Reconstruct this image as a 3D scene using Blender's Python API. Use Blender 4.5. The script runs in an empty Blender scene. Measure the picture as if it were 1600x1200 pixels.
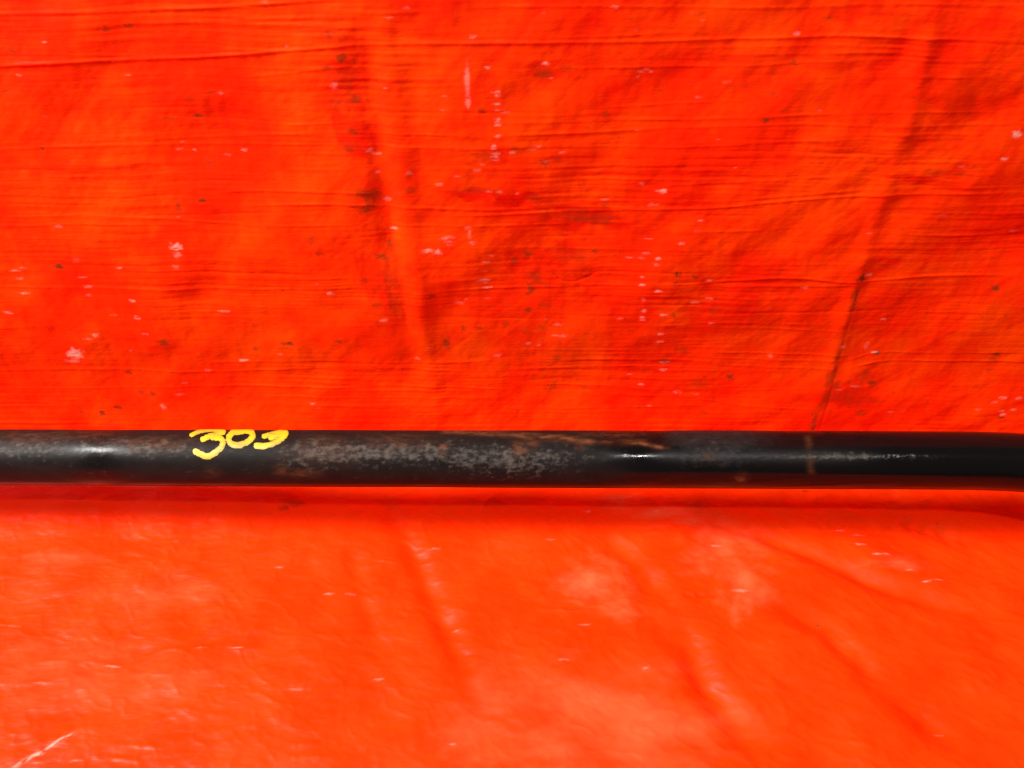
import bpy, math
import numpy as np
from mathutils import Vector

scene = bpy.context.scene
COL = scene.collection
R = math.radians

# ------------------------------------------------------------------ camera
F = 1250.0                       # focal length in photo pixels (1600 wide)
PITCH = R(37.0)
BAR_D = 0.026                    # diameter of the steel bar
BAR_H = 0.046                    # height of its axis above the tarp floor
WALL_Y = 0.050                   # tarp back drop stands just behind the bar
FILLET = 0.012
CAM = np.array([0.0, -0.2745, BAR_H + 0.2495])
FWD = np.array([0.0, math.cos(PITCH), -math.sin(PITCH)])
UP = np.array([0.0, math.sin(PITCH), math.cos(PITCH)])
RIGHT = np.array([1.0, 0.0, 0.0])

cam_data = bpy.data.cameras.new('camera')
cam_data.sensor_width = 36.0
cam_data.lens = 36.0 * F / 1600.0
cam_data.clip_start = 0.01
cam_data.clip_end = 50.0
cam = bpy.data.objects.new('camera', cam_data)
COL.objects.link(cam)
cam.location = CAM
cam.rotation_euler = (R(90) - PITCH, 0, 0)
scene.camera = cam

# ------------------------------------------------------------------ light
world = bpy.data.worlds.new('World')
scene.world = world
world.use_nodes = True
bg = world.node_tree.nodes['Background']
bg.inputs['Color'].default_value = (0.92, 0.96, 1.0, 1)
bg.inputs['Strength'].default_value = 0.06


def lamp(name, loc, target, sx, sy, power, color):
    l = bpy.data.lights.new(name, 'AREA')
    l.shape = 'RECTANGLE'
    l.size, l.size_y = sx, sy
    l.energy = power
    l.color = color
    o = bpy.data.objects.new(name, l)
    COL.objects.link(o)
    o.location = loc
    d = Vector(target) - Vector(loc)
    o.rotation_euler = d.to_track_quat('-Z', 'Y').to_euler()
    return o


# main lamp high on the left, a small bright lamp and a dim strip behind the photographer
lamp('main_lamp', (-1.25, -0.36, 1.30), (0, 0.0, 0.03), 0.38, 0.72, 61.0, (1.0, 0.98, 0.93))
lamp('ceiling_lamp', (0.27, -0.86, 1.29), (0, 0, 0.03), 0.050, 0.035, 4.0, (1.0, 0.99, 0.96))
lamp('strip_light', (0.62, -0.86, 1.29), (0, 0, 0.03), 0.34, 0.10, 1.4, (0.95, 0.98, 1.0))

vs = scene.view_settings
vs.view_transform = 'Standard'
vs.look = 'None'
vs.exposure = 0.31
vs.gamma = 1.0
vs.use_curve_mapping = False
scene.render.engine = 'CYCLES'
scene.cycles.max_bounces = 6

# ------------------------------------------------------------------ helpers


def ray(px, py):
    return FWD + RIGHT * ((px - 800.0) / F) - UP * ((py - 600.0) / F)


ARC = FILLET * math.pi / 4


def on_wall(px, py):
    """photo pixel -> (x, t) on the hanging part of the tarp, metres."""
    d = ray(px, py)
    k = (WALL_Y - CAM[1]) / d[1]
    p = CAM + k * d
    return p[0], p[2] - FILLET + ARC


def on_floor(px, py):
    d = ray(px, py)
    k = -CAM[2] / d[2]
    p = CAM + k * d
    return p[0], p[1] - (WALL_Y - FILLET) - ARC


def hash2(ix, iy, seed):
    with np.errstate(over='ignore'):
        h = (ix.astype(np.uint64) * np.uint64(374761393)
             + iy.astype(np.uint64) * np.uint64(668265263)
             + np.uint64(seed) * np.uint64(2246822519)) & np.uint64(0xFFFFFFFF)
        h = ((h ^ (h >> np.uint64(13))) * np.uint64(1274126177)) & np.uint64(0xFFFFFFFF)
        h = h ^ (h >> np.uint64(16))
    return h.astype(np.float64) / 4294967295.0


def perlin(x, y, seed=0):
    x = np.asarray(x, float) + 4096.0
    y = np.asarray(y, float) + 4096.0
    ix, iy = np.floor(x).astype(np.int64), np.floor(y).astype(np.int64)
    fx, fy = x - ix, y - iy
    u = fx * fx * fx * (fx * (fx * 6 - 15) + 10)
    v = fy * fy * fy * (fy * (fy * 6 - 15) + 10)

    def g(dx, dy):
        a = hash2(ix + dx, iy + dy, seed) * 2 * math.pi
        return np.cos(a) * (fx - dx) + np.sin(a) * (fy - dy)
    n0 = g(0, 0) * (1 - u) + g(1, 0) * u
    n1 = g(0, 1) * (1 - u) + g(1, 1) * u
    return (n0 * (1 - v) + n1 * v) * 1.5


def fbm(x, y, seed=0, octaves=4, gain=0.5):
    s, a, tot = 0.0, 1.0, 0.0
    for i in range(octaves):
        s = s + a * perlin(x * 2 ** i, y * 2 ** i, seed + i * 17)
        tot += a
        a *= gain
    return s / tot


def smooth(e0, e1, x):
    t = np.clip((x - e0) / (e1 - e0), 0, 1)
    return t * t * (3 - 2 * t)


def grid_mesh(name, P, attrs, wrap=False):
    """P: (rows, cols, 3) points -> one smooth quad mesh with float attributes."""
    nr, nc = P.shape[:2]
    idx = np.arange(nr * nc).reshape(nr, nc)
    if wrap:
        idx = np.concatenate([idx, idx[:1]], 0)
    a, b, c, d = idx[:-1, :-1], idx[:-1, 1:], idx[1:, 1:], idx[1:, :-1]
    quads = np.stack([a, b, c, d], -1).reshape(-1, 4)
    return raw_mesh(name, P.reshape(-1, 3), quads, {k: v.reshape(-1) for k, v in attrs.items()})


def raw_mesh(name, V, quads, attrs):
    me = bpy.data.meshes.new(name)
    nq = len(quads)
    me.vertices.add(len(V))
    me.vertices.foreach_set('co', V.astype(np.float32).ravel())
    me.loops.add(nq * 4)
    me.loops.foreach_set('vertex_index', quads.astype(np.int32).ravel())
    me.polygons.add(nq)
    me.polygons.foreach_set('loop_start', np.arange(0, nq * 4, 4, dtype=np.int32))
    me.polygons.foreach_set('use_smooth', np.ones(nq, dtype=bool))
    me.update(calc_edges=True)
    for k, v in attrs.items():
        at = me.attributes.new(k, 'FLOAT', 'POINT')
        at.data.foreach_set('value', v.astype(np.float32).ravel())
    me.validate()
    return me


def link(name, me, mat, parent=None):
    o = bpy.data.objects.new(name, me)
    COL.objects.link(o)
    o.data.materials.append(mat)
    if parent is not None:
        o.parent = parent
    return o


class Nodes:
    """small node-graph builder"""

    def __init__(self, name):
        self.mat = bpy.data.materials.new(name)
        self.mat.use_nodes = True
        self.t = self.mat.node_tree
        self.bsdf = self.t.nodes['Principled BSDF']
        self.out = self.t.nodes['Material Output']

    def new(self, kind, **kw):
        n = self.t.nodes.new(kind)
        for k, v in kw.items():
            setattr(n, k, v)
        return n

    def put(self, sock, val):
        if hasattr(val, 'is_output'):
            self.t.links.new(val, sock)
        elif isinstance(val, (tuple, list)) and len(val) == 3 and sock.type == 'RGBA':
            sock.default_value = (*val, 1)
        else:
            sock.default_value = val

    def attr(self, name):
        return self.new('ShaderNodeAttribute', attribute_name=name).outputs['Fac']

    def math(self, op, a, b=0.0, clamp=False):
        n = self.new('ShaderNodeMath', operation=op, use_clamp=clamp)
        self.put(n.inputs[0], a)
        self.put(n.inputs[1], b)
        return n.outputs[0]

    def mix(self, fac, a, b):
        n = self.new('ShaderNodeMix', data_type='RGBA')
        self.put(n.inputs[0], fac)
        self.put(n.inputs[6], a)
        self.put(n.inputs[7], b)
        return n.outputs[2]

    def mixf(self, fac, a, b):
        n = self.new('ShaderNodeMix', data_type='FLOAT')
        self.put(n.inputs[0], fac)
        self.put(n.inputs[2], a)
        self.put(n.inputs[3], b)
        return n.outputs[0]

    def noise(self, scale, stretch=(1, 1, 1), detail=4.0, rough=0.55):
        c = self.new('ShaderNodeTexCoord')
        m = self.new('ShaderNodeMapping')
        m.inputs['Scale'].default_value = stretch
        self.t.links.new(c.outputs['Object'], m.inputs['Vector'])
        n = self.new('ShaderNodeTexNoise')
        self.t.links.new(m.outputs[0], n.inputs['Vector'])
        n.inputs['Scale'].default_value = scale
        n.inputs['Detail'].default_value = detail
        n.inputs['Roughness'].default_value = rough
        return n.outputs['Fac']

    def ramp(self, v, e0, e1):
        n = self.new('ShaderNodeMapRange', interpolation_type='SMOOTHSTEP')
        self.put(n.inputs['Value'], v)
        n.inputs['From Min'].default_value = e0
        n.inputs['From Max'].default_value = e1
        return n.outputs[0]

    def bump(self, h, strength, dist, normal=None):
        n = self.new('ShaderNodeBump')
        n.inputs['Strength'].default_value = strength
        n.inputs['Distance'].default_value = dist
        self.put(n.inputs['Height'], h)
        if normal is not None:
            self.put(n.inputs['Normal'], normal)
        return n.outputs[0]


# ------------------------------------------------------------------ tarp
def axis(lo, hi, fine_lo, fine_hi, step, grow=1.12):
    """dense samples in [fine_lo, fine_hi], widening steps beyond."""
    mid = np.arange(fine_lo, fine_hi + step * 0.5, step)
    left, right = [], []
    p, s = fine_lo, step
    while p > lo:
        s *= grow
        p -= s
        left.append(p)
    p, s = mid[-1], step
    while p < hi:
        s *= grow
        p += s
        right.append(p)
    return np.concatenate([np.array(left[::-1]), mid, np.array(right)])


STEP = 0.0005
xs = axis(-1.15, 0.85, -0.262, 0.262, STEP)
ts = axis(-0.31, 0.75, -0.175, 0.235, STEP)
X, T = np.meshgrid(xs, ts)           # rows follow t (floor -> wall), columns follow x
H = np.zeros_like(X)                 # displacement along the sheet's normal
chip_glint = np.zeros_like(X)              # coating rubbed off, pale; painted glints on the lying part
dirt = np.zeros_like(X)              # brown grime
stain = np.zeros_like(X)             # deep red marks
dust_sheen = np.zeros_like(X)              # pale dusty film and painted sheen
wallness = smooth(-0.004, 0.012, T)  # 1 on the hanging part, 0 on the lying part
floorness = 1 - wallness
mm = 0.001
rng = np.random.RandomState(4)


def window(x0, x1, t0, t1):
    i0, i1 = np.searchsorted(ts, [t0, t1])
    j0, j1 = np.searchsorted(xs, [x0, x1])
    return slice(max(i0, 0), min(i1 + 1, len(ts))), slice(max(j0, 0), min(j1 + 1, len(xs)))


def dense(pts, n=60):
    """smooth a poly-line by Catmull-Rom."""
    p = np.array(pts, float)
    if len(p) < 3:
        return np.stack([np.linspace(p[0, k], p[-1, k], n) for k in (0, 1)], 1)
    q = np.vstack([2 * p[0] - p[1], p, 2 * p[-1] - p[-2]])
    out = []
    m = max(4, n // (len(p) - 1))
    for i in range(1, len(q) - 2):
        for u in np.linspace(0, 1, m, endpoint=False):
            out.append(0.5 * (2 * q[i] + (q[i + 1] - q[i - 1]) * u
                              + (2 * q[i - 1] - 5 * q[i] + 4 * q[i + 1] - q[i + 2]) * u * u
                              + (-q[i - 1] + 3 * q[i] - 3 * q[i + 1] + q[i + 2]) * u ** 3))
    out.append(p[-1])
    return np.array(out)


def stroke(pts, where, reach):
    """window, signed distance to the curve and position 0..1 along it."""
    c = dense([where(*p) for p in pts], 36)
    win = window(c[:, 0].min() - reach, c[:, 0].max() + reach, c[:, 1].min() - reach, c[:, 1].max() + reach)
    x, t = X[win], T[win]
    best = np.full(x.shape, 1e9)
    sd = np.zeros(x.shape)
    so = np.zeros(x.shape)
    n = len(c) - 1
    for i in range(n):
        a, b = c[i], c[i + 1]
        d = b - a
        L2 = max(d @ d, 1e-14)
        ux, ut = x - a[0], t - a[1]
        w = np.clip((ux * d[0] + ut * d[1]) / L2, 0, 1)
        ex, et = ux - w * d[0], ut - w * d[1]
        q = ex * ex + et * et
        m = q < best
        best = np.where(m, q, best)
        cr = d[0] * ut - d[1] * ux
        sd = np.where(m, np.sign(cr) * np.sqrt(q), sd)
        so = np.where(m, (i + w) / n, so)
    return win, sd, so


def crease(pts, where, width, amp, step=0.0, fade=0.12):
    """ridge (amp) and/or level step (step) of the sheet along a curve; width, amp, step in mm."""
    width *= mm
    reach = width * (9 if step else 4)
    win, d, s = stroke(pts, where, reach)
    f = np.ones_like(s)
    if fade:
        f = smooth(0, fade, s) * (1 - smooth(1 - fade, 1, s))
    v = 0.75 + 0.5 * perlin(s * 9, s * 0 + amp * 7 + width * 900, 3)
    H[win] += amp * mm * f * v * np.exp(-(d / width) ** 2)
    if step:
        prof = np.where(d > 0, np.exp(-d / (width * 2.2)), -np.exp(d / (width * 2.2))) * (1 - np.exp(-(d / width) ** 2))
        H[win] += step * mm * f * prof


def mark(field, px, py, w, h, val, where, rough=0.5, seed=0, e0=0.35):
    """soft-edged irregular patch, w and h half sizes in photo pixels."""
    cx, ct = where(px, py)
    ax = abs(where(px + w, py)[0] - cx)
    at = abs(where(px, py + h)[1] - where(px, py - h)[1]) / 2
    win = window(cx - 2.6 * ax, cx + 2.6 * ax, ct - 2.6 * at, ct + 2.6 * at)
    x, t = (X[win] - cx) / ax, (T[win] - ct) / at
    n = rough * fbm(x * 0.9 + px * 0.37, t * 0.9 + py * 0.61, 11 + seed, 4, 0.6) * 2.2
    r = np.sqrt(x * x + t * t) + n
    field[win] = np.maximum(field[win], val * (1 - smooth(e0, 1.35, r)))


# --- hanging part: fine ribs of the woven, coated sheet, all running sideways
warp = 0.0035 * fbm(X / 0.16, T / 0.30, 21, 3) + 0.0010 * fbm(X / 0.05, T / 0.12, 22, 3)
Tw = T + warp
rib = fbm(X / 0.110, Tw / 0.0028, 31, 3, 0.6)
ribmask = smooth(-0.25, 0.45, fbm(X / 0.12, T / 0.03, 32, 3))
H += wallness * 0.34 * mm * rib * (0.15 + ribmask)
fine = fbm(X / 0.030, Tw / 0.0014, 33, 2, 0.6)
H += wallness * 0.07 * mm * fine * (0.4 + 0.8 * ribmask)
# cloth-like puckers, slanting
u, v = X * 0.76 + T * 0.65, -X * 0.65 + T * 0.76
pk = fbm(u / 0.032, v / 0.013, 41, 4, 0.5)
H += wallness * (0.26 + 0.30 * smooth(-0.3, 0.5, fbm(X / 0.09, T / 0.07, 47, 3))) * mm * pk
pk2 = fbm(X / 0.012, T / 0.030, 45, 3, 0.55)
H += wallness * 0.32 * mm * pk2
broad = fbm(u / 0.16, v / 0.065, 43, 3, 0.5)
H += wallness * 3.4 * mm * broad * smooth(0.0, 0.06, T)

W, Fl = on_wall, on_floor
# --- long raised ribs that can be followed across the sheet
ribs = [
    ([(-40, 25), (0, 22), (180, 18), (330, 12), (450, 5), (560, -6)], 0.55, 0.34),
    ([(-40, 107), (0, 103), (100, 97), (300, 90), (420, 82), (520, 73), (580, 68), (800, 66), (1000, 65), (1200, 60), (1330, 55), (1450, 60), (1640, 61)], 0.50, 0.42),
    ([(700, 12), (900, 9), (1200, 12), (1400, 7), (1640, 8)], 0.5, 0.22),
    ([(-20, 50), (200, 40), (400, 32), (560, 22), (700, 15)], 0.6, 0.18),
    ([(1060, 76), (1200, 73), (1330, 70), (1480, 78)], 0.4, 0.16),
    ([(880, 106), (1000, 105), (1150, 104), (1250, 98), (1400, 92), (1500, 98)], 0.5, 0.22),
    ([(1100, 88), (1250, 84), (1400, 82), (1480, 90)], 0.4, 0.16),
    ([(380, 122), (470, 112), (560, 100)], 0.5, 0.18),
    ([(440, 196), (520, 192), (580, 186)], 0.45, 0.2),
    ([(100, 222), (300, 216), (480, 208), (600, 206), (780, 213)], 0.5, 0.18),
    ([(-20, 232), (150, 228), (330, 226), (560, 226), (800, 231)], 0.5, 0.2),
    ([(760, 193), (900, 190), (1060, 187), (1230, 180), (1420, 174), (1640, 176)], 0.45, 0.16),
    ([(720, 212), (900, 208), (1060, 200), (1240, 193), (1430, 196), (1640, 190)], 0.5, 0.22),
    ([(700, 232), (850, 229), (1060, 230), (1200, 222), (1400, 214)], 0.5, 0.18),
    ([(330, 300), (450, 298), (600, 302)], 0.5, 0.24),
    ([(360, 322), (500, 318), (620, 322), (760, 326), (900, 325), (1030, 328)], 0.5, 0.24),
    ([(690, 336), (830, 333), (960, 330), (1100, 325), (1260, 310), (1420, 302), (1640, 300)], 0.5, 0.26),
    ([(600, 350), (760, 352), (900, 352)], 0.45, 0.18),
    ([(1000, 293), (1150, 284), (1300, 275), (1400, 280)], 0.45, 0.16),
    ([(900, 312), (1080, 316), (1230, 305), (1400, 293), (1640, 291)], 0.5, 0.18),
    ([(-20, 338), (120, 337), (260, 342), (420, 352), (600, 349)], 0.45, 0.18),
    ([(-20, 352), (150, 350), (320, 352)], 0.45, 0.14),
    ([(-20, 446), (160, 448), (300, 451), (420, 447)], 0.45, 0.14),
    ([(660, 455), (800, 452), (940, 448), (1100, 444), (1230, 434), (1330, 440), (1450, 432), (1640, 432)], 0.5, 0.26),
    ([(1020, 512), (1140, 506), (1300, 508)], 0.45, 0.14),
    ([(1100, 552), (1230, 553), (1330, 557)], 0.42, 0.24),
    ([(1100, 561), (1230, 563), (1320, 565)], 0.42, 0.2),
    ([(1110, 572), (1220, 574), (1310, 577)], 0.42, 0.22),
    ([(1320, 566), (1370, 552), (1450, 551), (1640, 550)], 0.42, 0.2),
    ([(1330, 574), (1390, 564), (1500, 563), (1640, 564)], 0.45, 0.26),
    ([(800, 568), (950, 563), (1090, 565)], 0.45, 0.2),
    ([(790, 578), (940, 573), (1090, 576)], 0.45, 0.18),
    ([(300, 566), (480, 565), (640, 568), (800, 562)], 0.45, 0.14),
    ([(-20, 578), (150, 576), (330, 580), (560, 575), (760, 580)], 0.45, 0.18),
    ([(-20, 606), (160, 606), (350, 602), (520, 606), (700, 604), (820, 610)], 0.45, 0.18),
    ([(820, 600), (980, 606), (1150, 632), (1300, 640)], 0.45, 0.14),
    ([(850, 640), (1000, 636), (1120, 634)], 0.45, 0.14),
]
for pts, w, a in ribs:
    crease(pts, W, w * 1.1, a * 1.45)
# random short companions of the ribs
for k in range(70):
    px, py, L = rng.uniform(0, 1600), rng.uniform(0, 650), rng.uniform(60, 260)
    s = rng.uniform(-0.06, 0.03)
    crease([(px - L, py - s * L), (px, py + rng.uniform(-3, 3)), (px + L, py + s * L)], W, 0.42, rng.uniform(-0.24, 0.26), fade=0.4)

# --- two long upright fold lines
crease([(560, -30), (568, 60), (582, 150), (592, 230), (605, 350), (622, 450), (642, 580), (662, 690)], W, 5.0, -1.7, fade=0.45)
crease([(592, -30), (602, 60), (616, 150), (626, 230), (638, 350), (654, 450), (672, 580), (692, 690)], W, 5.5, 1.6, fade=0.25)
crease([(607, 300), (614, 360), (628, 440), (645, 560)], W, 2.0, -0.5, fade=0.3)
crease([(1462, -20), (1448, 60), (1418, 190), (1380, 300), (1341, 430), (1303, 560), (1265, 690)], W, 4.4, 1.05, fade=0.2)
crease([(1468, 40), (1432, 190), (1395, 300), (1356, 430), (1318, 560), (1280, 690)], W, 3.4, -0.15, fade=0.4)
crease([(1352, 420), (1338, 465), (1312, 560), (1276, 690)], W, 0.9, -0.18, fade=0.1)
# broad slanting swells
for pts, w, a in [
    ([(560, 40), (420, 140), (300, 260), (240, 400)], 14, -2.4),
    ([(420, 0), (330, 110), (230, 260), (170, 420)], 13, 2.0),
    ([(620, 360), (520, 520), (470, 640)], 10, -1.0),
    ([(980, 250), (880, 340), (800, 470), (780, 600)], 14, -2.0),
    ([(1290, 330), (1150, 440), (1020, 540)], 12, -1.6),
    ([(1340, 420), (1220, 540), (1120, 650)], 10, 1.3),
    ([(1600, 120), (1480, 180), (1400, 230)], 12, -1.5),
    ([(1220, 20), (1100, 90), (1010, 210)], 12, -1.2),
    ([(740, 20), (700, 180), (670, 300)], 12, 1.2),
    ([(110, 20), (60, 180), (30, 330)], 14, -1.0),
    ([(300, 330), (260, 470), (280, 600)], 12, 0.9),
]:
    crease(pts, W, w, a * 0.6, fade=0.3)
crease([(868, 436), (885, 443), (905, 441), (935, 428)], W, 0.6, -0.4)

# --- lying part: loose, slack film with folds running out from under the bar
uf, vf = X * 0.72 - T * 0.69, X * 0.69 + T * 0.72
lift = 0.0085 * (1 - smooth(-0.17, -0.06, X)) * smooth(-0.06, -0.015, T)
H += floorness * lift
H += floorness * 0.75 * mm * fbm(uf / 0.050, vf / 0.016, 66, 4, 0.5) * smooth(-0.06, 0.05, X)
H += floorness * 1.8 * mm * fbm(X / 0.034, T / 0.045, 78, 3) * smooth(-0.075, -0.03, T)
H += floorness * 3.4 * mm * fbm(X / 0.13, T / 0.10, 61, 3) * smooth(0.0, -0.03, T)
H += floorness * 0.75 * mm * fbm(X / 0.030, T / 0.018, 62, 4, 0.5)
wx = X + 0.006 * fbm(X / 0.03, T / 0.03, 67, 3)
wt = T + 0.006 * fbm(X / 0.03, T / 0.03, 68, 3)
crest = np.maximum(0, 1 - 2.6 * np.abs(fbm(wx / 0.050, wt / 0.022, 69, 3, 0.5)))
amt = smooth(-0.2, 0.4, fbm(X / 0.07, T / 0.05, 70, 2))
H += floorness * 0.55 * mm * crest ** 2 * (0.2 + 0.8 * amt) * smooth(0.0, -0.02, T)
crest2 = np.maximum(0, 1 - 2.6 * np.abs(fbm((wx * 0.9 - wt * 0.4) / 0.022, (wt * 0.9 + wx * 0.4) / 0.012, 75, 3, 0.5)))
H += floorness * 0.22 * mm * crest2 ** 2 * smooth(0.0, -0.02, T)
left = 1 - smooth(-0.10, 0.03, X)
H += floorness * (0.30 + 0.55 * left) * 0.42 * mm * fbm(X / 0.020, T / 0.0075, 63, 4, 0.6)
H += floorness * 0.05 * mm * fbm(X / 0.006, T / 0.0035, 64, 3, 0.6)
folds = [
    ([(596, 772), (612, 800), (640, 850), (672, 920), (700, 985), (735, 1070), (775, 1200)], 3.2, -1.9),
    ([(640, 790), (668, 850), (705, 940), (735, 1010), (770, 1060)], 4.2, 0.5),
    ([(540, 830), (556, 890), (575, 960), (600, 1050)], 3.0, -0.8),
    ([(560, 830), (582, 920), (610, 1000)], 3.0, 0.35),
    ([(905, 800), (960, 850), (1010, 900), (1060, 965), (1105, 1060), (1170, 1150), (1230, 1230)], 3.6, -1.8),
    ([(960, 830), (1030, 900), (1090, 970), (1150, 1070)], 4.2, 0.4),
    ([(1010, 770), (1110, 810), (1230, 850), (1350, 900), (1470, 945), (1620, 965)], 3.0, -1.6),
    ([(1290, 805), (1350, 850), (1420, 890), (1480, 922), (1600, 990)], 3.0, 1.5),
    ([(1120, 900), (1250, 960), (1330, 1020), (1400, 1090), (1500, 1160), (1600, 1230)], 3.4, -1.5),
    ([(1200, 990), (1290, 1060), (1390, 1120), (1500, 1180)], 3.0, 1.2),
    ([(1300, 1000), (1400, 1090), (1480, 1140), (1580, 1200)], 2.2, 0.9),
    ([(1250, 780), (1330, 800), (1400, 830), (1500, 850)], 3.0, 0.9),
    ([(1380, 800), (1460, 830), (1560, 850)], 3.0, -0.9),
    ([(980, 880), (1020, 960), (1080, 1040)], 3.5, -0.9),
    ([(640, 1060), (650, 1120), (655, 1200)], 1.8, 0.35),
    ([(-20, 1215), (40, 1180), (90, 1160), (130, 1140), (180, 1110)], 1.5, 1.0),
    ([(150, 1043), (185, 1042), (230, 1036)], 1.0, 0.45),
    ([(400, 1090), (450, 1076), (480, 1082), (520, 1095)], 1.2, 0.5),
    ([(560, 1000), (600, 1062), (640, 1090)], 1.4, 0.5),
    ([(1060, 930), (1095, 930), (1150, 925)], 0.8, -0.35),
    ([(300, 1012), (370, 1014), (430, 1015)], 0.9, 0.4),
    ([(1500, 1090), (1540, 1060), (1570, 1045)], 1.4, 0.6),
    ([(1530, 910), (1570, 930), (1620, 950)], 1.8, 0.7),
    ([(1060, 1000), (1100, 1080), (1180, 1200)], 3.0, -0.8),
    ([(150, 930), (200, 1000), (230, 1080)], 4.5, -0.7),
    ([(240, 880), (300, 960), (330, 1030)], 4.5, -0.6),
]
for pts, w, a in folds:
    crease(pts, Fl, w * (2.2 if a > 0 else 1.7), a * (0.7 if a > 0 else 1.9) * (1.3 if pts[0][0] > 1000 else 1.0), fade=0.3)
for k in range(60):
    px, py, L = rng.uniform(0, 1600), rng.uniform(830, 1200), rng.uniform(15, 60)
    s = rng.uniform(-0.25, 0.35)
    crease([(px - L, py - s * L), (px, py + rng.uniform(-3, 3)), (px + L, py + s * L)], Fl, rng.uniform(0.7, 1.4), rng.uniform(0.1, 0.4), fade=0.4)

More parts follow.
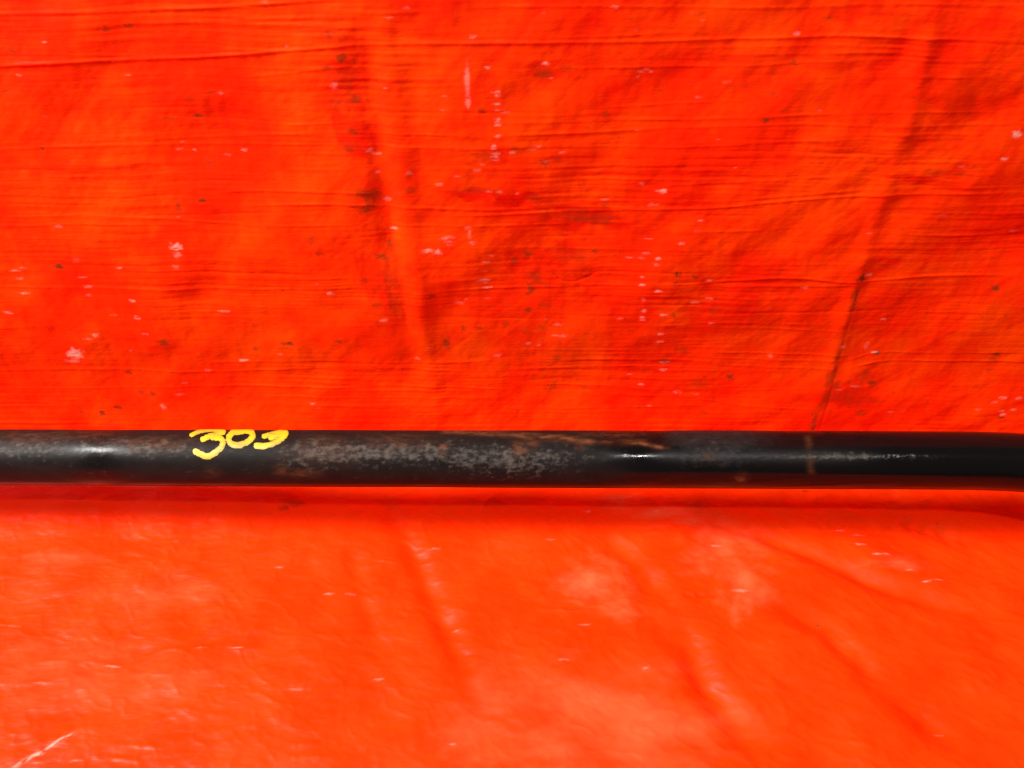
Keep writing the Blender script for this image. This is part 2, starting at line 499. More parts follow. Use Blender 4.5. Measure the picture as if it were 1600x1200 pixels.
# --- marks and painted glints in the coating colour -------------------------------------------------
# pale worn-through spots (photo position, half size, strength)
chips = [
    (275, 384, 8, 5, 1), (278, 396, 6, 4, .6), (276, 415, 5, 3, .5), (118, 552, 12, 7, 1), (115, 563, 12, 3, .5),
    (1035, 299, 8, 4, 1), (1002, 288, 6, 3, .8), (1020, 321, 8, 2.5, .5), (1585, 208, 8, 5, 1), (1566, 246, 7, 3, .9),
    (852, 98, 7, 3, .8), (1002, 112, 6, 2.5, .5), (842, 228, 6, 2, .5), (877, 238, 5, 2, .5), (945, 314, 6, 2, .7),
    (776, 142, 6, 2.5, .8), (777, 147, 6, 2, .7), (776, 161, 6, 2.5, .8), (777, 171, 6, 2, .6), (778, 184, 5, 2, .7), (777, 189, 5, 2, .7),
    (778, 194, 6, 2, .8), (778, 211, 6, 3, .7), (772, 228, 7, 3.5, .9), (774, 238, 6, 2, .7), (773, 243, 6, 1.8, .7), (774, 248, 5, 1.8, .6),
    (762, 104, 6, 2.5, .7), (745, 264, 6, 2.5, .5), (753, 255, 5, 2, .5), (715, 273, 6, 2, .5), (686, 286, 6, 2.5, .6), (790, 174, 5, 2, .5),
    (668, 390, 9, 3, .9), (684, 392, 6, 4, .9), (697, 370, 7, 3, .6), (707, 369, 6, 2, .5), (702, 376, 7, 2, .6), (703, 381, 6, 2, .5),
    (730, 354, 5, 2.5, .6), (734, 364, 4, 9, .55), (738, 378, 5, 3, .6), (755, 441, 9, 3, .8), (761, 452, 6, 2, .8), (762, 469, 5, 2, .4),
    (759, 410, 6, 2, .7), (767, 400, 5, 2, .5), (718, 475, 6, 3, .5), (616, 358, 7, 2, .9), (600, 500, 6, 2.5, .6), (515, 459, 6, 2.5, .8),
    (590, 240, 6, 2.5, .6), (578, 234, 6, 3, .6), (590, 268, 6, 3, .6), (640, 268, 6, 4, .6), (605, 312, 8, 3, .5), (523, 133, 5, 5, .5),
    (345, 146, 8, 2, .5), (278, 234, 6, 2, .6), (302, 236, 5, 2, .7), (285, 223, 5, 2, .5), (380, 235, 7, 3, .6), (25, 421, 6, 2, .8),
    (40, 456, 7, 2, .9), (32, 434, 6, 2, .5), (38, 417, 5, 2, .5), (130, 432, 7, 2, .7), (140, 460, 6, 3, .5), (138, 447, 6, 2.5, .5),
    (187, 418, 6, 2, .6), (208, 468, 6, 2, .8), (216, 495, 7, 2.5, .7), (150, 522, 7, 2.5, .7), (140, 528, 8, 1.5, .6), (228, 520, 6, 1.5, .6),
    (92, 353, 6, 2, .7), (15, 487, 7, 2.5, .6), (350, 486, 7, 2, .6), (380, 563, 7, 2, .8), (255, 636, 5, 6, .6), (280, 615, 8, 2, .5),
    (325, 577, 6, 2, .4), (205, 547, 5, 1.5, .4), (120, 405, 5, 5, .35), (652, 561, 7, 2, .6), (757, 425, 5, 2, .4), (777, 556, 7, 2, .5),
    (1003, 434, 5, 2, .6), (1004, 446, 6, 1.6, .7), (1005, 469, 5, 2.5, .5), (1006, 487, 6, 2, .7), (1004, 498, 5, 1.6, .8), (1004, 502, 5, 1.4, .7),
    (1028, 405, 7, 2, .8), (1027, 414, 6, 2.5, .5), (1029, 456, 7, 2, .9), (1036, 494, 6, 2, .9), (1033, 524, 5, 2, .6), (1031, 536, 5, 2, .6),
    (1036, 580, 8, 2.5, .6), (1040, 569, 7, 2, .6), (984, 405, 6, 1.5, .6), (1002, 405, 5, 1.5, .5), (1010, 398, 6, 1.5, .5), (968, 499, 6, 2, .4),
    (1085, 475, 6, 2, .6), (1108, 469, 7, 2, .7), (1109, 440, 6, 2, .6), (1111, 507, 6, 2, .5), (1065, 380, 7, 2.5, .6), (1095, 344, 7, 1.5, .7),
    (1090, 360, 6, 1.5, .6), (1015, 375, 5, 1.5, .5), (1257, 449, 6, 2.5, .6), (1204, 556, 6, 3, .5), (1357, 429, 6, 2.5, .8), (1382, 500, 6, 1.5, .7),
    (1367, 551, 6, 1.8, .9), (1317, 542, 5, 2.5, .6), (1355, 541, 4, 6, .4), (1310, 608, 6, 1.5, .5), (1336, 603, 7, 1.5, .5), (1392, 644, 8, 2, .4), (1410, 642, 7, 2, .3),
    (1566, 620, 7, 2, .8), (1590, 621, 7, 2, .7), (1564, 641, 6, 2, .7), (1582, 640, 6, 2, .7), (1567, 647, 8, 2, .9), (1553, 627, 5, 2, .5),
    (1527, 639, 6, 1.5, .5), (1585, 363, 7, 2, .4), (1472, 334, 6, 2.5, .4), (1500, 258, 6, 3, .4), (1245, 52, 7, 3, .6), (960, 10, 6, 2.5, .6),
    (1010, 109, 5, 2, .5), (1135, 129, 7, 2, .4), (1092, 153, 6, 2, .4), (1279, 172, 6, 2, .4), (868, 526, 6, 1.5, .5), (872, 510, 6, 2, .5), (880, 527, 5, 2, .5),
    (825, 538, 5, 2, .5), (842, 541, 5, 2, .5), (1002, 602, 6, 1.5, .6), (1058, 613, 7, 2, .6), (610, 26, 7, 2, .5), (635, 11, 6, 2, .5), (850, 20, 5, 2, .3),
    (740, 57, 5, 4, .5), (1080, 20, 4, 3, .3), (30, 117, 6, 2, .5), (200, 118, 6, 1.6, .5), (412, 4, 6, 2, .4), (70, 183, 6, 2, .3), (355, 243, 7, 2, .4),
    (800, 237, 6, 2, .6), (830, 233, 6, 2.5, .5), (780, 298, 6, 2, .6), (808, 301, 5, 2, .5), (765, 297, 5, 2, .5),
]
for px, py, w, h, a in chips:
    mark(chip_glint, px, py, w * rng.uniform(0.7, 1.15), h * rng.uniform(0.7, 1.1), max(0.05, a - 0.28), W, 0.55)
mark(chip_glint, 730, 128, 4.5, 26, 0.36, W, 0.3)
mark(chip_glint, 732, 158, 4.5, 9, 0.42, W, 0.3)
for k in range(30):
    cx = rng.choice([90, 180, 280, 470, 600, 690, 760, 840, 1005, 1034, 1100, 1350, 1560]) + rng.normal(0, 26)
    mark(chip_glint, cx, rng.uniform(10, 655), rng.uniform(2.5, 4.5), rng.uniform(0.8, 1.6), rng.uniform(0.12, 0.35), W, 0.45)
# brown grime
blot0 = fbm(u / 0.034, v / 0.014, 71, 5, 0.62)
grime = [
    (165, 45, 9, 4, .5), (200, 40, 8, 4, .5), (20, 80, 6, 3, .6), (10, 142, 6, 2, .6), (465, 46, 6, 4, .4), (515, 52, 12, 6, .45),
    (535, 88, 10, 8, .6), (512, 105, 12, 4, .5), (555, 155, 10, 6, .5), (552, 205, 9, 5, .55), (522, 160, 14, 10, .3), (310, 182, 10, 3, .7),
    (265, 185, 12, 2.5, .5), (300, 155, 14, 5, .25), (325, 255, 5, 8, .45), (350, 340, 9, 7, .35), (315, 312, 9, 3, .8), (280, 325, 7, 9, .45), (330, 145, 9, 2, .5),
    (545, 230, 14, 7, .4), (575, 305, 22, 10, .55), (570, 325, 16, 7, .6), (620, 300, 10, 5, .4), (640, 296, 16, 5, .35), (608, 385, 5, 9, .5), (596, 402, 9, 6, .6),
    (570, 440, 6, 5, .35), (487, 375, 6, 9, .4), (500, 395, 6, 4, .5), (420, 357, 10, 3, .35), (612, 440, 12, 26, .25), (615, 480, 9, 18, .28), (590, 475, 8, 4, .4),
    (92, 415, 9, 4, .85), (68, 232, 6, 3, .6), (105, 253, 12, 5, .35), (80, 270, 14, 4, .3), (258, 533, 10, 5, .5), (200, 582, 6, 3, .6), (270, 580, 6, 2, .4), (220, 612, 7, 4, .45),
    (240, 615, 6, 5, .55), (160, 645, 10, 4, .9), (183, 637, 8, 3, .8), (170, 660, 16, 5, .35), (125, 644, 6, 2, .6), (448, 537, 9, 2.5, .8), (530, 534, 6, 3, .5), (400, 545, 6, 3, .4),
    (698, 538, 6, 8, .6), (725, 514, 5, 4, .6), (750, 514, 7, 3, .5), (790, 510, 6, 4, .4), (675, 461, 6, 5, .4), (735, 295, 30, 5, .28), (835, 308, 14, 6, .35), (850, 115, 16, 7, .45),
    (843, 108, 10, 5, .3), (885, 105, 12, 4, .3), (752, 172, 6, 5, .5), (757, 242, 20, 8, .28), (806, 230, 10, 6, .35), (850, 255, 10, 6, .5), (870, 250, 14, 5, .3), (945, 178, 5, 7, .4),
    (925, 345, 40, 10, .35), (905, 333, 30, 8, .25), (825, 400, 10, 5, .55), (805, 410, 8, 6, .4), (835, 435, 12, 9, .4), (828, 455, 8, 8, .55), (825, 487, 6, 4, .6), (850, 480, 8, 5, .4),
    (820, 520, 9, 4, .4), (845, 515, 8, 4, .35), (930, 395, 5, 4, .6), (908, 400, 8, 14, .25), (915, 425, 7, 20, .2), (870, 560, 10, 6, .3), (862, 605, 10, 8, .35), (915, 607, 9, 3, .4),
    (1198, 188, 8, 4, .7), (1240, 98, 8, 4, .5), (1205, 145, 10, 3, .4), (1222, 172, 6, 4, .3), (1295, 28, 8, 3, .4), (1060, 429, 6, 4, .95), (1085, 433, 5, 4, .5), (1057, 443, 5, 3, .5),
    (1053, 495, 5, 4, .5), (1142, 591, 6, 4, .9), (1117, 488, 8, 5, .35), (1040, 567, 9, 4, .5), (1065, 550, 10, 6, .3), (1345, 435, 6, 6, .75), (1335, 462, 7, 16, .5), (1332, 478, 5, 9, .4),
    (1372, 553, 5, 3, .8), (1362, 598, 10, 6, .65), (1348, 590, 10, 14, .3), (1308, 557, 4, 8, .45), (1298, 590, 8, 16, .4), (1305, 600, 8, 7, .4), (1288, 625, 7, 20, .4), (1272, 655, 6, 14, .55), (1270, 668, 5, 6, .6),
    (1320, 620, 40, 12, .28), (1345, 645, 8, 4, .5), (1557, 451, 6, 4, .75), (1556, 553, 8, 3, .7), (1550, 560, 8, 5, .35), (1565, 652, 7, 2, .7), (1500, 267, 12, 6, .25), (1520, 258, 10, 3, .35),
    (1380, 414, 10, 3, .4), (1090, 600, 16, 6, .25), (1000, 635, 10, 4, .25), (1100, 645, 8, 3, .4), (1460, 268, 26, 5, .25), (895, 405, 30, 18, .15), (540, 130, 20, 30, .2),
]
for px, py, w, h, a in grime:
    mark(dirt, px, py, w, h, min(1.0, a * 1.25), W, 0.7, 5)
for k in range(190):
    mark(dirt, rng.uniform(0, 1600), rng.uniform(5, 660), rng.uniform(2, 6), rng.uniform(1.2, 3), rng.uniform(0.12, 0.5), W, 0.5, 6)
for px, py, w, h, a in [(1279, 973, 5, 2.5, .95), (741, 984, 4, 2, .9), (1505, 918, 5, 1.6, .7), (820, 988, 4, 2, .45), (1258, 767, 7, 2, .8), (862, 1190, 5, 7, .4), (1485, 1161, 8, 5, .35),
                        (460, 790, 20, 5, .5), (445, 797, 8, 5, .5), (180, 768, 12, 6, .3), (1330, 1073, 4, 1.6, .5), (1095, 1076, 5, 1.4, .5), (1225, 869, 5, 1.4, .4), (515, 852, 5, 1.4, .4), (800, 1092, 6, 4, .25)]:
    mark(dirt, px, py, w, h, a, Fl, 0.35, 7)
for k in range(60):
    mark(dirt, rng.uniform(0, 1600), rng.uniform(790, 1195), rng.uniform(1.5, 3), rng.uniform(0.7, 1.4), rng.uniform(0.15, 0.5), Fl, 0.4, 8)
# grainy soiling gathered left of the fold and over the middle
grain = fbm(X / 0.0042, T / 0.0026, 77, 4, 0.7)
zone = np.zeros_like(X)
for px, py, w, h, a in [(545, 120, 60, 110, .9), (575, 320, 60, 50, 1), (600, 430, 40, 110, .9), (340, 170, 130, 60, .5), (300, 325, 70, 40, .6), (900, 350, 110, 60, 1), (850, 440, 90, 90, 1), (860, 590, 110, 60, .6),
                        (960, 420, 80, 80, .6), (1040, 560, 110, 50, .6), (1330, 610, 80, 60, .9), (1200, 110, 130, 60, .5), (870, 110, 80, 30, .7), (770, 250, 70, 40, .6), (1110, 480, 110, 70, .5), (1500, 260, 90, 40, .4), (560, 220, 80, 60, .7), (480, 390, 70, 50, .5), (180, 640, 90, 30, .6), (700, 530, 90, 50, .4)]:
    mark(zone, px, py, w, h, a, W, 0.7, 12, -0.3)
dirt = np.maximum(dirt, zone * 0.75 * smooth(0.10, 0.55, grain + 0.25 * blot0))
# deep red marks, slanting like the weave
for px, py, w, h, a in [(735, 305, 40, 14, .7), (800, 310, 26, 14, .8), (915, 345, 80, 26, .8), (850, 410, 50, 36, .6), (880, 440, 60, 16, .35), (1130, 490, 80, 40, .55), (1180, 440, 60, 34, .5), (1060, 380, 60, 24, .4),
                        (1500, 160, 90, 26, .55), (1540, 130, 60, 20, .4), (1430, 278, 40, 6, .8), (1440, 205, 60, 20, .35), (560, 200, 34, 50, .5), (545, 110, 40, 40, .4), (590, 440, 26, 60, .55), (330, 170, 90, 36, .3), (300, 330, 40, 24, .35), (1330, 625, 60, 24, .5),
                        (1350, 20, 50, 24, .45), (1190, 95, 110, 12, .4), (960, 95, 60, 14, .35), (1290, 100, 80, 16, .35), (850, 110, 40, 14, .5), (560, 470, 70, 20, .3), (240, 540, 60, 16, .25), (780, 470, 50, 40, .3), (870, 570, 60, 30, .3), (1000, 560, 60, 20, .3),
                        (770, 240, 40, 16, .4), (880, 250, 70, 26, .3), (1130, 250, 80, 30, .25), (1330, 230, 60, 16, .25), (1090, 610, 70, 20, .35), (30, 260, 30, 10, .2), (320, 450, 70, 18, .3)]:
    mark(stain, px, py, w, h, min(1, a * 1.35), W, 0.75, 9)
blot = fbm(u / 0.034, v / 0.014, 71, 5, 0.62)
stain = np.maximum(stain, wallness * (0.42 + 0.42 * smooth(-0.10, 0.02, X)) * smooth(0.0 - 0.16 * smooth(-0.12, 0.02, X), 0.55, blot))
streak = fbm(X / 0.05, Tw / 0.0022, 73, 3, 0.6)
stain = np.clip(stain + wallness * 0.65 * smooth(0.0, 0.55, streak) * (0.25 + 0.75 * ribmask), 0, 1)
# sparkles on creases of the lying film, painted pale into its colour
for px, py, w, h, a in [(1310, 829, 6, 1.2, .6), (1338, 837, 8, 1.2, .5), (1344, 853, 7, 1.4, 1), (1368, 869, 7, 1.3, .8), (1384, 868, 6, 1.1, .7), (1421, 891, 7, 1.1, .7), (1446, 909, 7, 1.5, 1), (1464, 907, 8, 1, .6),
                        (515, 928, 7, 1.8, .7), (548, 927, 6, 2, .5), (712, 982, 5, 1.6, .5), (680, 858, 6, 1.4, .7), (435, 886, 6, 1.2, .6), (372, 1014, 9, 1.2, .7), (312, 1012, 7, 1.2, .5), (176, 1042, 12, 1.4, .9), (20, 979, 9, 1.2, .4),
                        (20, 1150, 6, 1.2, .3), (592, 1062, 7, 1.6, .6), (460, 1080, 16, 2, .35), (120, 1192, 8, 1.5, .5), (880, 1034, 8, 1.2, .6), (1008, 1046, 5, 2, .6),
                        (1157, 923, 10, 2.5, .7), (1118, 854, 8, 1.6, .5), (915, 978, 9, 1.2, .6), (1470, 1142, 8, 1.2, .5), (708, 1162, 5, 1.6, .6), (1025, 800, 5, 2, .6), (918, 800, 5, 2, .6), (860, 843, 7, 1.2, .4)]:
    mark(chip_glint, px, py, w * 1.2, h * 1.1, a * 0.48, Fl, 0.5, 13, -0.1)
win, d_, s_ = stroke([(14, 1206), (45, 1188), (72, 1176), (98, 1160), (124, 1147)], Fl, 0.004)  # highlight along a crease crest, painted as a pale streak
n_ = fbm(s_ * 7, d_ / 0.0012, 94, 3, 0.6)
chip_glint[win] = np.maximum(chip_glint[win], 0.62 * np.exp(-(d_ / (0.0007 + 0.0004 * n_)) ** 2) * smooth(-0.25, 0.35, n_ + 0.1) * smooth(0, .1, s_) * (1 - smooth(.85, 1, s_)))
# thin dust and soft sheen, both painted into the lying part's colour
for px, py, w, h, a in [(925, 900, 55, 36, .8), (960, 945, 50, 20, .5), (1130, 850, 70, 36, .75), (1160, 905, 40, 40, .7), (1150, 945, 24, 26, .6), (1030, 800, 70, 18, .9), (970, 788, 40, 14, .9), (1080, 812, 40, 12, .7), (1400, 880, 50, 12, .5),
                        (930, 1100, 170, 70, .6), (1010, 1150, 140, 60, .5), (860, 1180, 120, 40, .4), (100, 880, 70, 16, .4), (240, 930, 80, 30, .3), (90, 1060, 140, 50, .3), (250, 1060, 120, 40, .25), (740, 1150, 70, 50, .3)]:
    mark(dust_sheen, px, py, w, h, a, Fl, 0.6, 10, -0.6)

# --- sheet profile: lying part, rounded foot, hanging part
ang = np.clip((T + ARC) / (2 * ARC), 0, 1) * (math.pi / 2)
y0 = WALL_Y - FILLET
Y = np.where(T < -ARC, y0 + (T + ARC), y0 + FILLET * np.sin(ang))
Z = np.where(T > ARC, FILLET + (T - ARC), FILLET * (1 - np.cos(ang)))
Ny, Nz = -np.sin(ang), np.cos(ang)
P = np.stack([X, Y + Ny * H, Z + Nz * H], -1)

g = Nodes('orange_tarp_vinyl')
a_chip_glint, a_dirt, a_stain, a_dust_sheen, a_lay = (g.attr(n) for n in ('chip_glint', 'dirt', 'stain', 'dust_sheen', 'lay'))
n_mid = g.noise(26, (1, 1, 1), 6, 0.6)
n_wv = g.noise(700, (0.35, 1.4, 1.4), 3)
base = g.mix(g.ramp(n_mid, 0.35, 0.68), (0.92, 0.021, 0.0001), (0.94, 0.056, 0.0002))
base = g.mix(g.math('MULTIPLY', a_lay, 0.65), base, (0.92, 0.033, 0.0002))
base = g.mix(g.math('MULTIPLY', a_stain, 0.80), base, (0.66, 0.0012, 0.0001))
base = g.mix(g.math('MULTIPLY', a_dust_sheen, 0.50), base, (0.82, 0.24, 0.10))
base = g.mix(g.math('MULTIPLY', a_dirt, 0.85), base, (0.085, 0.030, 0.006))
base = g.mix(g.math('MULTIPLY', a_chip_glint, g.ramp(n_wv, 0.25, 0.5)), base, (0.80, 0.46, 0.36))
g.put(g.bsdf.inputs['Base Color'], base)
rough = g.mixf(a_lay, 0.55, g.mixf(g.ramp(n_mid, 0.3, 0.7), 0.34, 0.50))
g.put(g.bsdf.inputs['Roughness'], rough)
g.put(g.bsdf.inputs['Specular IOR Level'], g.mixf(a_lay, 0.05, 0.14))
b1 = g.bump(n_wv, 0.25, 0.0004)
g.put(g.bsdf.inputs['Normal'], b1)

tarp_me = grid_mesh('tarp', P, dict(chip_glint=chip_glint, dirt=dirt, stain=stain, dust_sheen=dust_sheen, lay=smooth(0.004, -0.01, T)))
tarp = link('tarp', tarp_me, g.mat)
tarp['label'] = 'creased orange tarp hung behind and spread under the black bar'
tarp['category'] = 'tarp'

# plain dark ground the tarp lies on (out of frame)
gr = Nodes('dark_concrete')
gn = gr.noise(14, (1, 1, 1), 6)
gr.put(gr.bsdf.inputs['Base Color'], gr.mix(gn, (0.035, 0.034, 0.032), (0.075, 0.072, 0.068)))
gr.bsdf.inputs['Roughness'].default_value = 0.85
gx, gy = np.meshgrid(np.linspace(-6, 6, 13), np.linspace(-6, 6, 13))
ground = link('ground', grid_mesh('ground', np.stack([gx, gy, gx * 0 - 0.012], -1), {}), gr.mat)
ground['kind'] = 'structure'

# ------------------------------------------------------------------ steel bar
r0 = BAR_D / 2


def deep(px, py, depth):
    return CAM + ray(px, py) * depth


PL, PR = deep(0, 714.3, 0.3735), deep(1400, 719.0, 0.3640)
U = (PR - PL) / np.linalg.norm(PR - PL)
VIS = np.linalg.norm(PR - PL)
M_PER_PX = VIS / 1400.0
# arc length stations, s = 0 at photo x = 0
s_fine = np.arange(-0.02, VIS + 0.075, 0.0005)
s_left = np.arange(-0.62, -0.02, 0.004)
s_right = np.arange(s_fine[-1] + 0.003, VIS + 0.40, 0.003)
S = np.concatenate([s_left, s_fine, s_right])
# curvature: gentle lead-in, then the bend into the arms (right one just out of frame)
kr = smooth(VIS + 0.008, VIS + 0.15, S) * (1 - smooth(VIS + 0.17, VIS + 0.19, S)) * 20.0
kl = smooth(-0.30, -0.36, S) * (1 - smooth(-0.40, -0.44, S)) * 15.0
ds = np.gradient(S)
i0 = np.searchsorted(S, 0.0)
thr = np.cumsum(kr * ds)
thl = np.cumsum((kl * ds)[::-1])[::-1]
theta = thr - thl                       # + turns forward on the right, - on the left
DOWN = np.array([0.0, -math.cos(R(10)), -math.sin(R(10))])
DOWN = DOWN - U * (DOWN @ U)
DOWN /= np.linalg.norm(DOWN)
Tg = np.cos(theta)[:, None] * U + np.sin(theta)[:, None] * DOWN
path = np.cumsum(Tg * ds[:, None], 0)
path = path - path[i0] + PL
NB = np.cross(U, DOWN)                  # bend plane normal, roughly up
NB /= np.linalg.norm(NB)
if NB[2] < 0:
    NB = -NB
SIDE = np.cross(NB, Tg)                 # points away from / toward the camera
mid_cam = CAM - (PL + PR) / 2
mid_cam = mid_cam - U * (mid_cam @ U)
mid_cam /= np.linalg.norm(mid_cam)
if (SIDE[i0] @ mid_cam) < 0:
    SIDE = -SIDE
phi0 = math.atan2(mid_cam @ NB, mid_cam @ SIDE[i0])   # camera direction in the section plane

NPHI = 200
PHI = np.linspace(-math.pi, math.pi, NPHI, endpoint=False)   # 0 faces the camera, + is up
pxs = S / M_PER_PX
rad = r0 * (1 + 0.018 * smooth(100, 1300, pxs))
PX, PH = np.meshgrid(pxs, PHI)
_b = path[None] + rad[None, :, None] * (np.cos(PH + phi0)[..., None] * SIDE[None] + np.sin(PH + phi0)[..., None] * NB) - CAM
PX = 800 + F * (_b @ RIGHT) / np.maximum(_b @ FWD, 0.05)     # features are measured on the surface, not the axis
SS = np.meshgrid(S, PHI)[0]
VV = np.sin(PH)
front = smooth(-0.15, 0.1, np.cos(PH))


def blob(px, v, w, h, a):
    return a * np.exp(-((PX - px) / w) ** 2 - ((VV - v) / h) ** 2) * front


arc = PH * r0
# flaked, scuffed paint
q1 = fbm((SS + arc * 0.15) / 0.0062, arc / 0.0036, 81, 5, 0.75)
q2 = fbm(SS / 0.0030, arc / 0.0020, 82, 4, 0.70)
q3 = fbm(SS / 0.05, arc / 0.016, 83, 3, 0.5)
area = (blob(560, 0.15, 130, 0.5, 1.0) + blob(700, 0.2, 140, 0.5, 0.9) + blob(800, -0.35, 90, 0.5, 0.9) + blob(880, 0.1, 110, 0.4, 0.7)
        + blob(480, 0.3, 60, 0.6, 0.6) + blob(100, 0.4, 200, 0.5, 0.8) + blob(260, 0.3, 90, 0.4, 0.75) + blob(30, 0.1, 60, 0.5, 0.5)
        + blob(1340, 0.12, 90, 0.14, 1.0) + blob(1260, 0.12, 80, 0.16, 0.8) + blob(1440, 0.1, 40, 0.1, 0.5) + blob(1110, 0.5, 60, 0.35, 0.6)
        + blob(300, -0.5, 20, 0.3, 0.7) + blob(470, -0.4, 40, 0.3, 0.4) + blob(980, 0.05, 60, 0.12, 0.3))
area = np.maximum(area, 0.36 * (1 - smooth(900, 1050, PX)))
area = np.maximum(area, 0.30 * (1 - smooth(-0.3, 0.2, np.cos(PH))))
q4 = fbm((SS + arc * 0.6) / 0.010, (arc - SS * 0.14) / 0.0010, 84, 4, 0.65)      # scratches along the bar
sc = area * 0.55 - 0.50 + 0.80 * q1 + 0.95 * q2 + 0.25 * q4
scuff = smooth(-0.10, 0.75, sc) * np.clip(area * 1.1, 0, 1)
# raised flaky relief

# rust
rq = smooth(-0.25, 0.3, fbm(SS / 0.006, arc / 0.0022, 85, 4, 0.6))


def rust_line(pts, w):
    p = np.array(pts, float)
    yv = np.interp(PX, p[:, 0], p[:, 1])
    f = smooth(p[0, 0] - 12, p[0, 0] + 12, PX) * (1 - smooth(p[-1, 0] - 12, p[-1, 0] + 12, PX))
    return f * np.exp(-((VV - yv) / w) ** 2) * front


rust = np.zeros_like(PX)
for b in [rust_line([(690, .97), (760, .90), (820, .80), (880, .72), (930, .58)], 0.10) * .9,
          rust_line([(975, .62), (1005, .52), (1040, .38)], 0.07) * .9,
          rust_line([(860, .66), (950, .58), (1010, .60)], 0.10) * .35,
          blob(812, .35, 12, .25, .75), blob(692, .35, 8, .2, .6), blob(830, .55, 14, .2, .5), blob(905, .45, 8, .15, .45),
          blob(475, -.52, 22, .13, .6), blob(440, -.4, 14, .2, .4), blob(1158, -.62, 8, .16, .75), blob(510, .6, 40, .2, .3), blob(330, -.5, 14, .2, .2),
          blob(240, .5, 60, .25, .4), blob(50, .7, 60, .25, .35), blob(120, .8, 80, .2, .3), blob(500, .2, 60, .4, .25), blob(960, .85, 60, .12, .35), blob(620, .6, 60, .3, .3), blob(1110, .1, 10, .12, .35)]:
    rust = np.maximum(rust, b)
rust *= 0.25 + 0.75 * rq
dl = np.abs(PX - (1263 + 4 * (VV < 0.3) + 3 * perlin(PX * 0, VV * 3, 86)))
drip = np.exp(-(dl / 5.5) ** 2) * smooth(-.55, -.4, VV) * (1 - smooth(.75, .9, VV)) * front
rust = np.maximum(rust, 0.32 * drip * (0.3 + 0.7 * smooth(0.1, 0.3, np.abs(VV - 0.22))) * (0.6 + 0.4 * rq))
# grey film left by an old clamp
edge = 20 * perlin(VV * 3, PX * 0.01, 87)
film = smooth(1040, 1075, PX + edge) * (1 - smooth(1140, 1235, PX + edge)) * smooth(-.35, .1, VV + 0.25 * q1) * front
film = film * (0.45 + 0.55 * smooth(-0.3, 0.3, q1))
film = np.maximum(film, 0.75 * smooth(1000, 1060, PX) * (1 - smooth(1290, 1400, PX)) * np.exp(-((VV - .12) / .22) ** 2) * front)
gloss = smooth(930, 1010, PX + 60 * q3) * (1 - 0.8 * film)
gloss = np.maximum(gloss, 0.75 * np.exp(-((PX - 155) / 42) ** 2))
gloss = np.maximum(gloss, 0.5 * np.exp(-((VV + .93) / .06) ** 2) * front)

relief = (0.22 * q1 + 0.10 * q2) * np.clip(area + 0.15, 0, 1) + 0.12 * q3 + 0.35 * q2 * blob(1330, 0.12, 110, 0.3, 1.0) + 0.25 * q2 * film
SECT = rad[None, :] + 0.00016 * fbm(SS / 0.06, PH * 0.5, 88, 3) + relief * 0.00030 + film * 0.00022
cosA, sinA = np.cos(PH + phi0), np.sin(PH + phi0)
BP = path[None] + SECT[..., None] * (cosA[..., None] * SIDE[None] + sinA[..., None] * NB)

k = Nodes('worn_black_paint')
s_scuff, s_rust, s_film, s_gloss = (k.attr(n) for n in ('scuff', 'rust', 'film', 'gloss'))
nz = k.noise(900, (0.5, 1, 1), 4)
nz2 = k.noise(160, (0.6, 1, 1), 5)
base = k.mix(s_gloss, k.mix(nz2, (0.003, 0.0026, 0.0025), (0.013, 0.0105, 0.0095)), (0.0035, 0.003, 0.003))
base = k.mix(k.math('MULTIPLY', s_film, 0.55), base, (0.022, 0.021, 0.020))
base = k.mix(k.math('MULTIPLY', s_scuff, k.mixf(nz, 0.45, 1.0)), base, (0.092, 0.079, 0.066))
base = k.mix(k.math('MULTIPLY', s_rust, 0.8), base, (0.17, 0.052, 0.015))
k.put(k.bsdf.inputs['Base Color'], base)
ro = k.mixf(s_gloss, k.mixf(nz2, 0.40, 0.60), 0.12)
ro = k.mixf(s_film, ro, 0.38)
ro = k.mixf(s_rust, ro, 0.8)
k.put(k.bsdf.inputs['Roughness'], ro)
k.put(k.bsdf.inputs['Specular IOR Level'], k.mixf(s_gloss, 0.10, 0.22))
k.put(k.bsdf.inputs['Normal'], k.bump(nz, 0.12, 0.0003))

bar = bpy.data.objects.new('stabilizer_bar', None)
COL.objects.link(bar)
bar.location = (0, 0, 0)
bar['label'] = 'long round black steel bar with worn paint, hand-numbered 303 in yellow'
bar['category'] = 'metal bar'

rod_me = grid_mesh('rod', BP, dict(scuff=scuff, rust=rust, film=film, gloss=gloss), wrap=True)
rod = link('rod', rod_me, k.mat, bar)


# flattened drilled end on each arm
def flat_end(center, axis_dir, up):
    a = Vector(axis_dir).normalized()
    n = Vector(up).normalized()
    w = n.cross(a).normalized()
    ro_, ri, hh = 0.019, 0.0065, 0.0055
    N = 40
    V, Q = [], []
    for kk in range(N):
        an = 2 * math.pi * kk / N
        e = a * math.cos(an) + w * math.sin(an)
        for rr, zz in ((ri, -hh), (ro_ - .002, -hh), (ro_, -hh + .002), (ro_, hh - .002), (ro_ - .002, hh), (ri, hh)):
            V.append(Vector(center) + a * (ro_ * 0.75) + e * rr + n * zz)
    for kk in range(N):
        k2 = (kk + 1) % N
        for j in range(6):
            j2 = (j + 1) % 6
            Q.append((kk * 6 + j, k2 * 6 + j, k2 * 6 + j2, kk * 6 + j2))
    V = np.array([tuple(v) for v in V])
    z = np.zeros(len(V))
    return raw_mesh('mounting_eye', V, np.array(Q), dict(scuff=z + .3, rust=z + .2, film=z, gloss=z))


for end, d in ((path[-1], Tg[-1]), (path[0], -Tg[0])):
    link('mounting_eye', flat_end(end, d, NB), k.mat, bar)

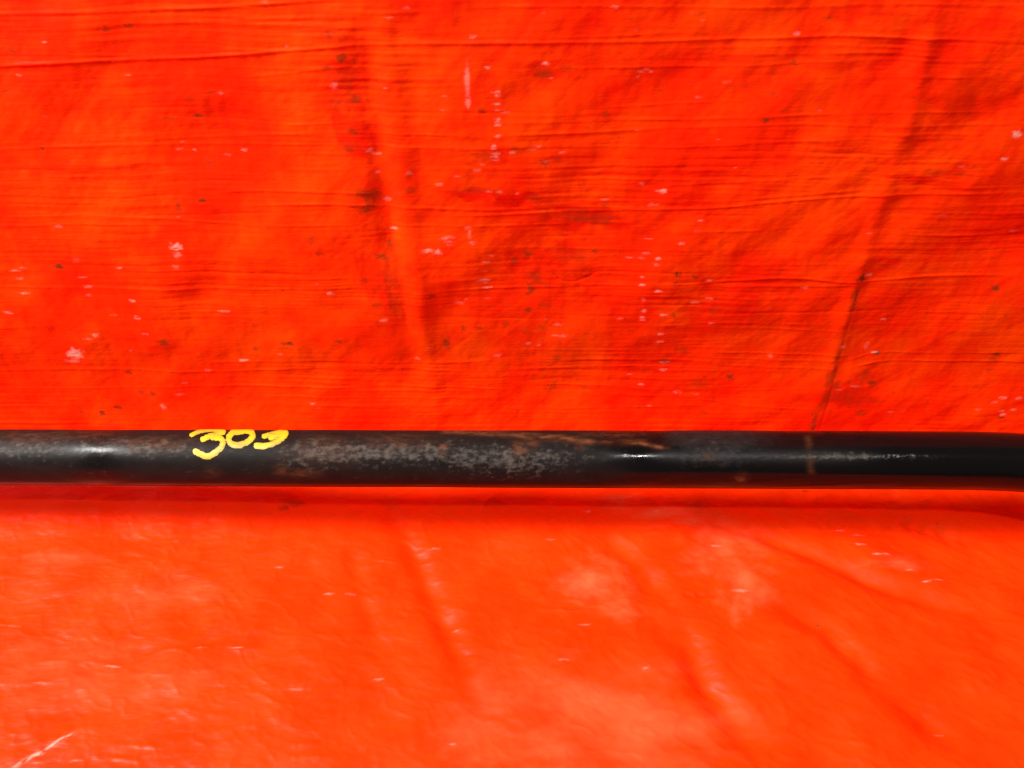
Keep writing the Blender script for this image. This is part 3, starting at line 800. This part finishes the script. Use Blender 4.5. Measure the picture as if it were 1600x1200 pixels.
# ------------------------------------------------------------------ the yellow 303
paint_px = np.arange(295, 490, 0.5)
paint_ph = np.linspace(-0.25, 2.3, 420)
SX, QP = np.meshgrid(paint_px, paint_ph)
_q = PL + (SX * M_PER_PX)[..., None] * U + r0 * (np.cos(QP + phi0)[..., None] * SIDE[i0] + np.sin(QP + phi0)[..., None] * NB) - CAM
QX = 800 + F * (_q @ RIGHT) / (_q @ FWD)
DY = 43.0
QV = np.where(QP < math.pi / 2, np.sin(QP), 1 + (QP - math.pi / 2) * 0.45)      # keeps growing past the crest
QY = 715.0 - QV * DY                                     # stroke plan in photo pixels


def z2p(x, y):
    return 270 + x / 7.62, 650 + y / 7.62


strokes = [
    ([(222, 238), (300, 200), (420, 178), (530, 176), (600, 195)], 3.4),
    ([(600, 200), (520, 232), (440, 252), (360, 285)], 4.6),
    ([(470, 262), (560, 275), (598, 320), (570, 385), (500, 440), (415, 478), (330, 455), (275, 425)], 4.8),
    ([(820, 195), (720, 205), (668, 262), (690, 330), (770, 352), (870, 325), (945, 262), (940, 205), (880, 185), (810, 196)], 4.9),
    ([(1170, 262), (1260, 240), (1335, 222)], 5.0),
    ([(1085, 252), (1170, 225), (1260, 205), (1345, 205)], 4.0),
    ([(1345, 208), (1325, 250), (1250, 305), (1150, 350), (1060, 362), (1000, 355)], 4.8),
]
best = np.full(QX.shape, 1e9)
load = np.zeros(QX.shape)
for n_s, (pts, w) in enumerate(strokes):
    c = dense([z2p(*p) for p in pts], 60)
    for i in range(len(c) - 1):
        a, b = c[i], c[i + 1]
        d = b - a
        L2 = max(d @ d, 1e-9)
        f = np.clip(((QX - a[0]) * d[0] + (QY - a[1]) * d[1]) / L2, 0, 1)
        q = np.hypot(QX - a[0] - f * d[0], QY - a[1] - f * d[1]) / (w * 1.05)
        pos = (i + f) / (len(c) - 1)
        m = q < best
        best = np.where(m, q, best)
        load = np.where(m, 0.12 + 0.80 * np.abs(pos - 0.45) * 1.9, load)
rag = fbm(QX / 9.0, QY / 2.2, 91, 4, 0.6)
inside = best + 0.30 * rag + 0.45 * np.maximum(0, fbm(QX / 13.0, QY / 1.1, 93, 3, 0.6)) < 0.98
thin = np.clip(0.60 * (1 - best) + load * 0.70 + 0.60 * fbm(QX / 16, QY / 2.0, 92, 3, 0.6), 0, 1)
# place the film of paint just proud of the rod
qs = SX * M_PER_PX
pp = PL[None, None] + qs[..., None] * U
side0 = SIDE[i0]
rr = np.interp(SX, pxs, rad) + 0.00012 + 0.00010 * np.clip(1 - best, 0, 1)
VP = pp + rr[..., None] * (np.cos(QP + phi0)[..., None] * side0 + np.sin(QP + phi0)[..., None] * NB)
nr, nc = QX.shape
idx = np.arange(nr * nc).reshape(nr, nc)
quads = np.stack([idx[:-1, :-1], idx[:-1, 1:], idx[1:, 1:], idx[1:, :-1]], -1)
keep = inside[:-1, :-1] & inside[1:, 1:] & inside[:-1, 1:] & inside[1:, :-1]
quads = quads[keep]
used, inv = np.unique(quads.ravel(), return_inverse=True)
num_me = raw_mesh('painted_number', VP.reshape(-1, 3)[used], inv.reshape(-1, 4), dict(load=thin.ravel()[used]))
y = Nodes('yellow_marker_paint')
ld = y.attr('load')
ny = y.noise(700, (0.5, 1, 1), 3)
y.put(y.bsdf.inputs['Base Color'], y.mix(y.math('ADD', ld, y.math('MULTIPLY', y.math('SUBTRACT', ny, 0.5), 1.1), clamp=True), (0.23, 0.17, 0.035), (0.74, 0.465, 0.005)))
y.bsdf.inputs['Roughness'].default_value = 0.5
num = link('painted_number', num_me, y.mat, rod)
num['label'] = 'hand-painted yellow number 303'
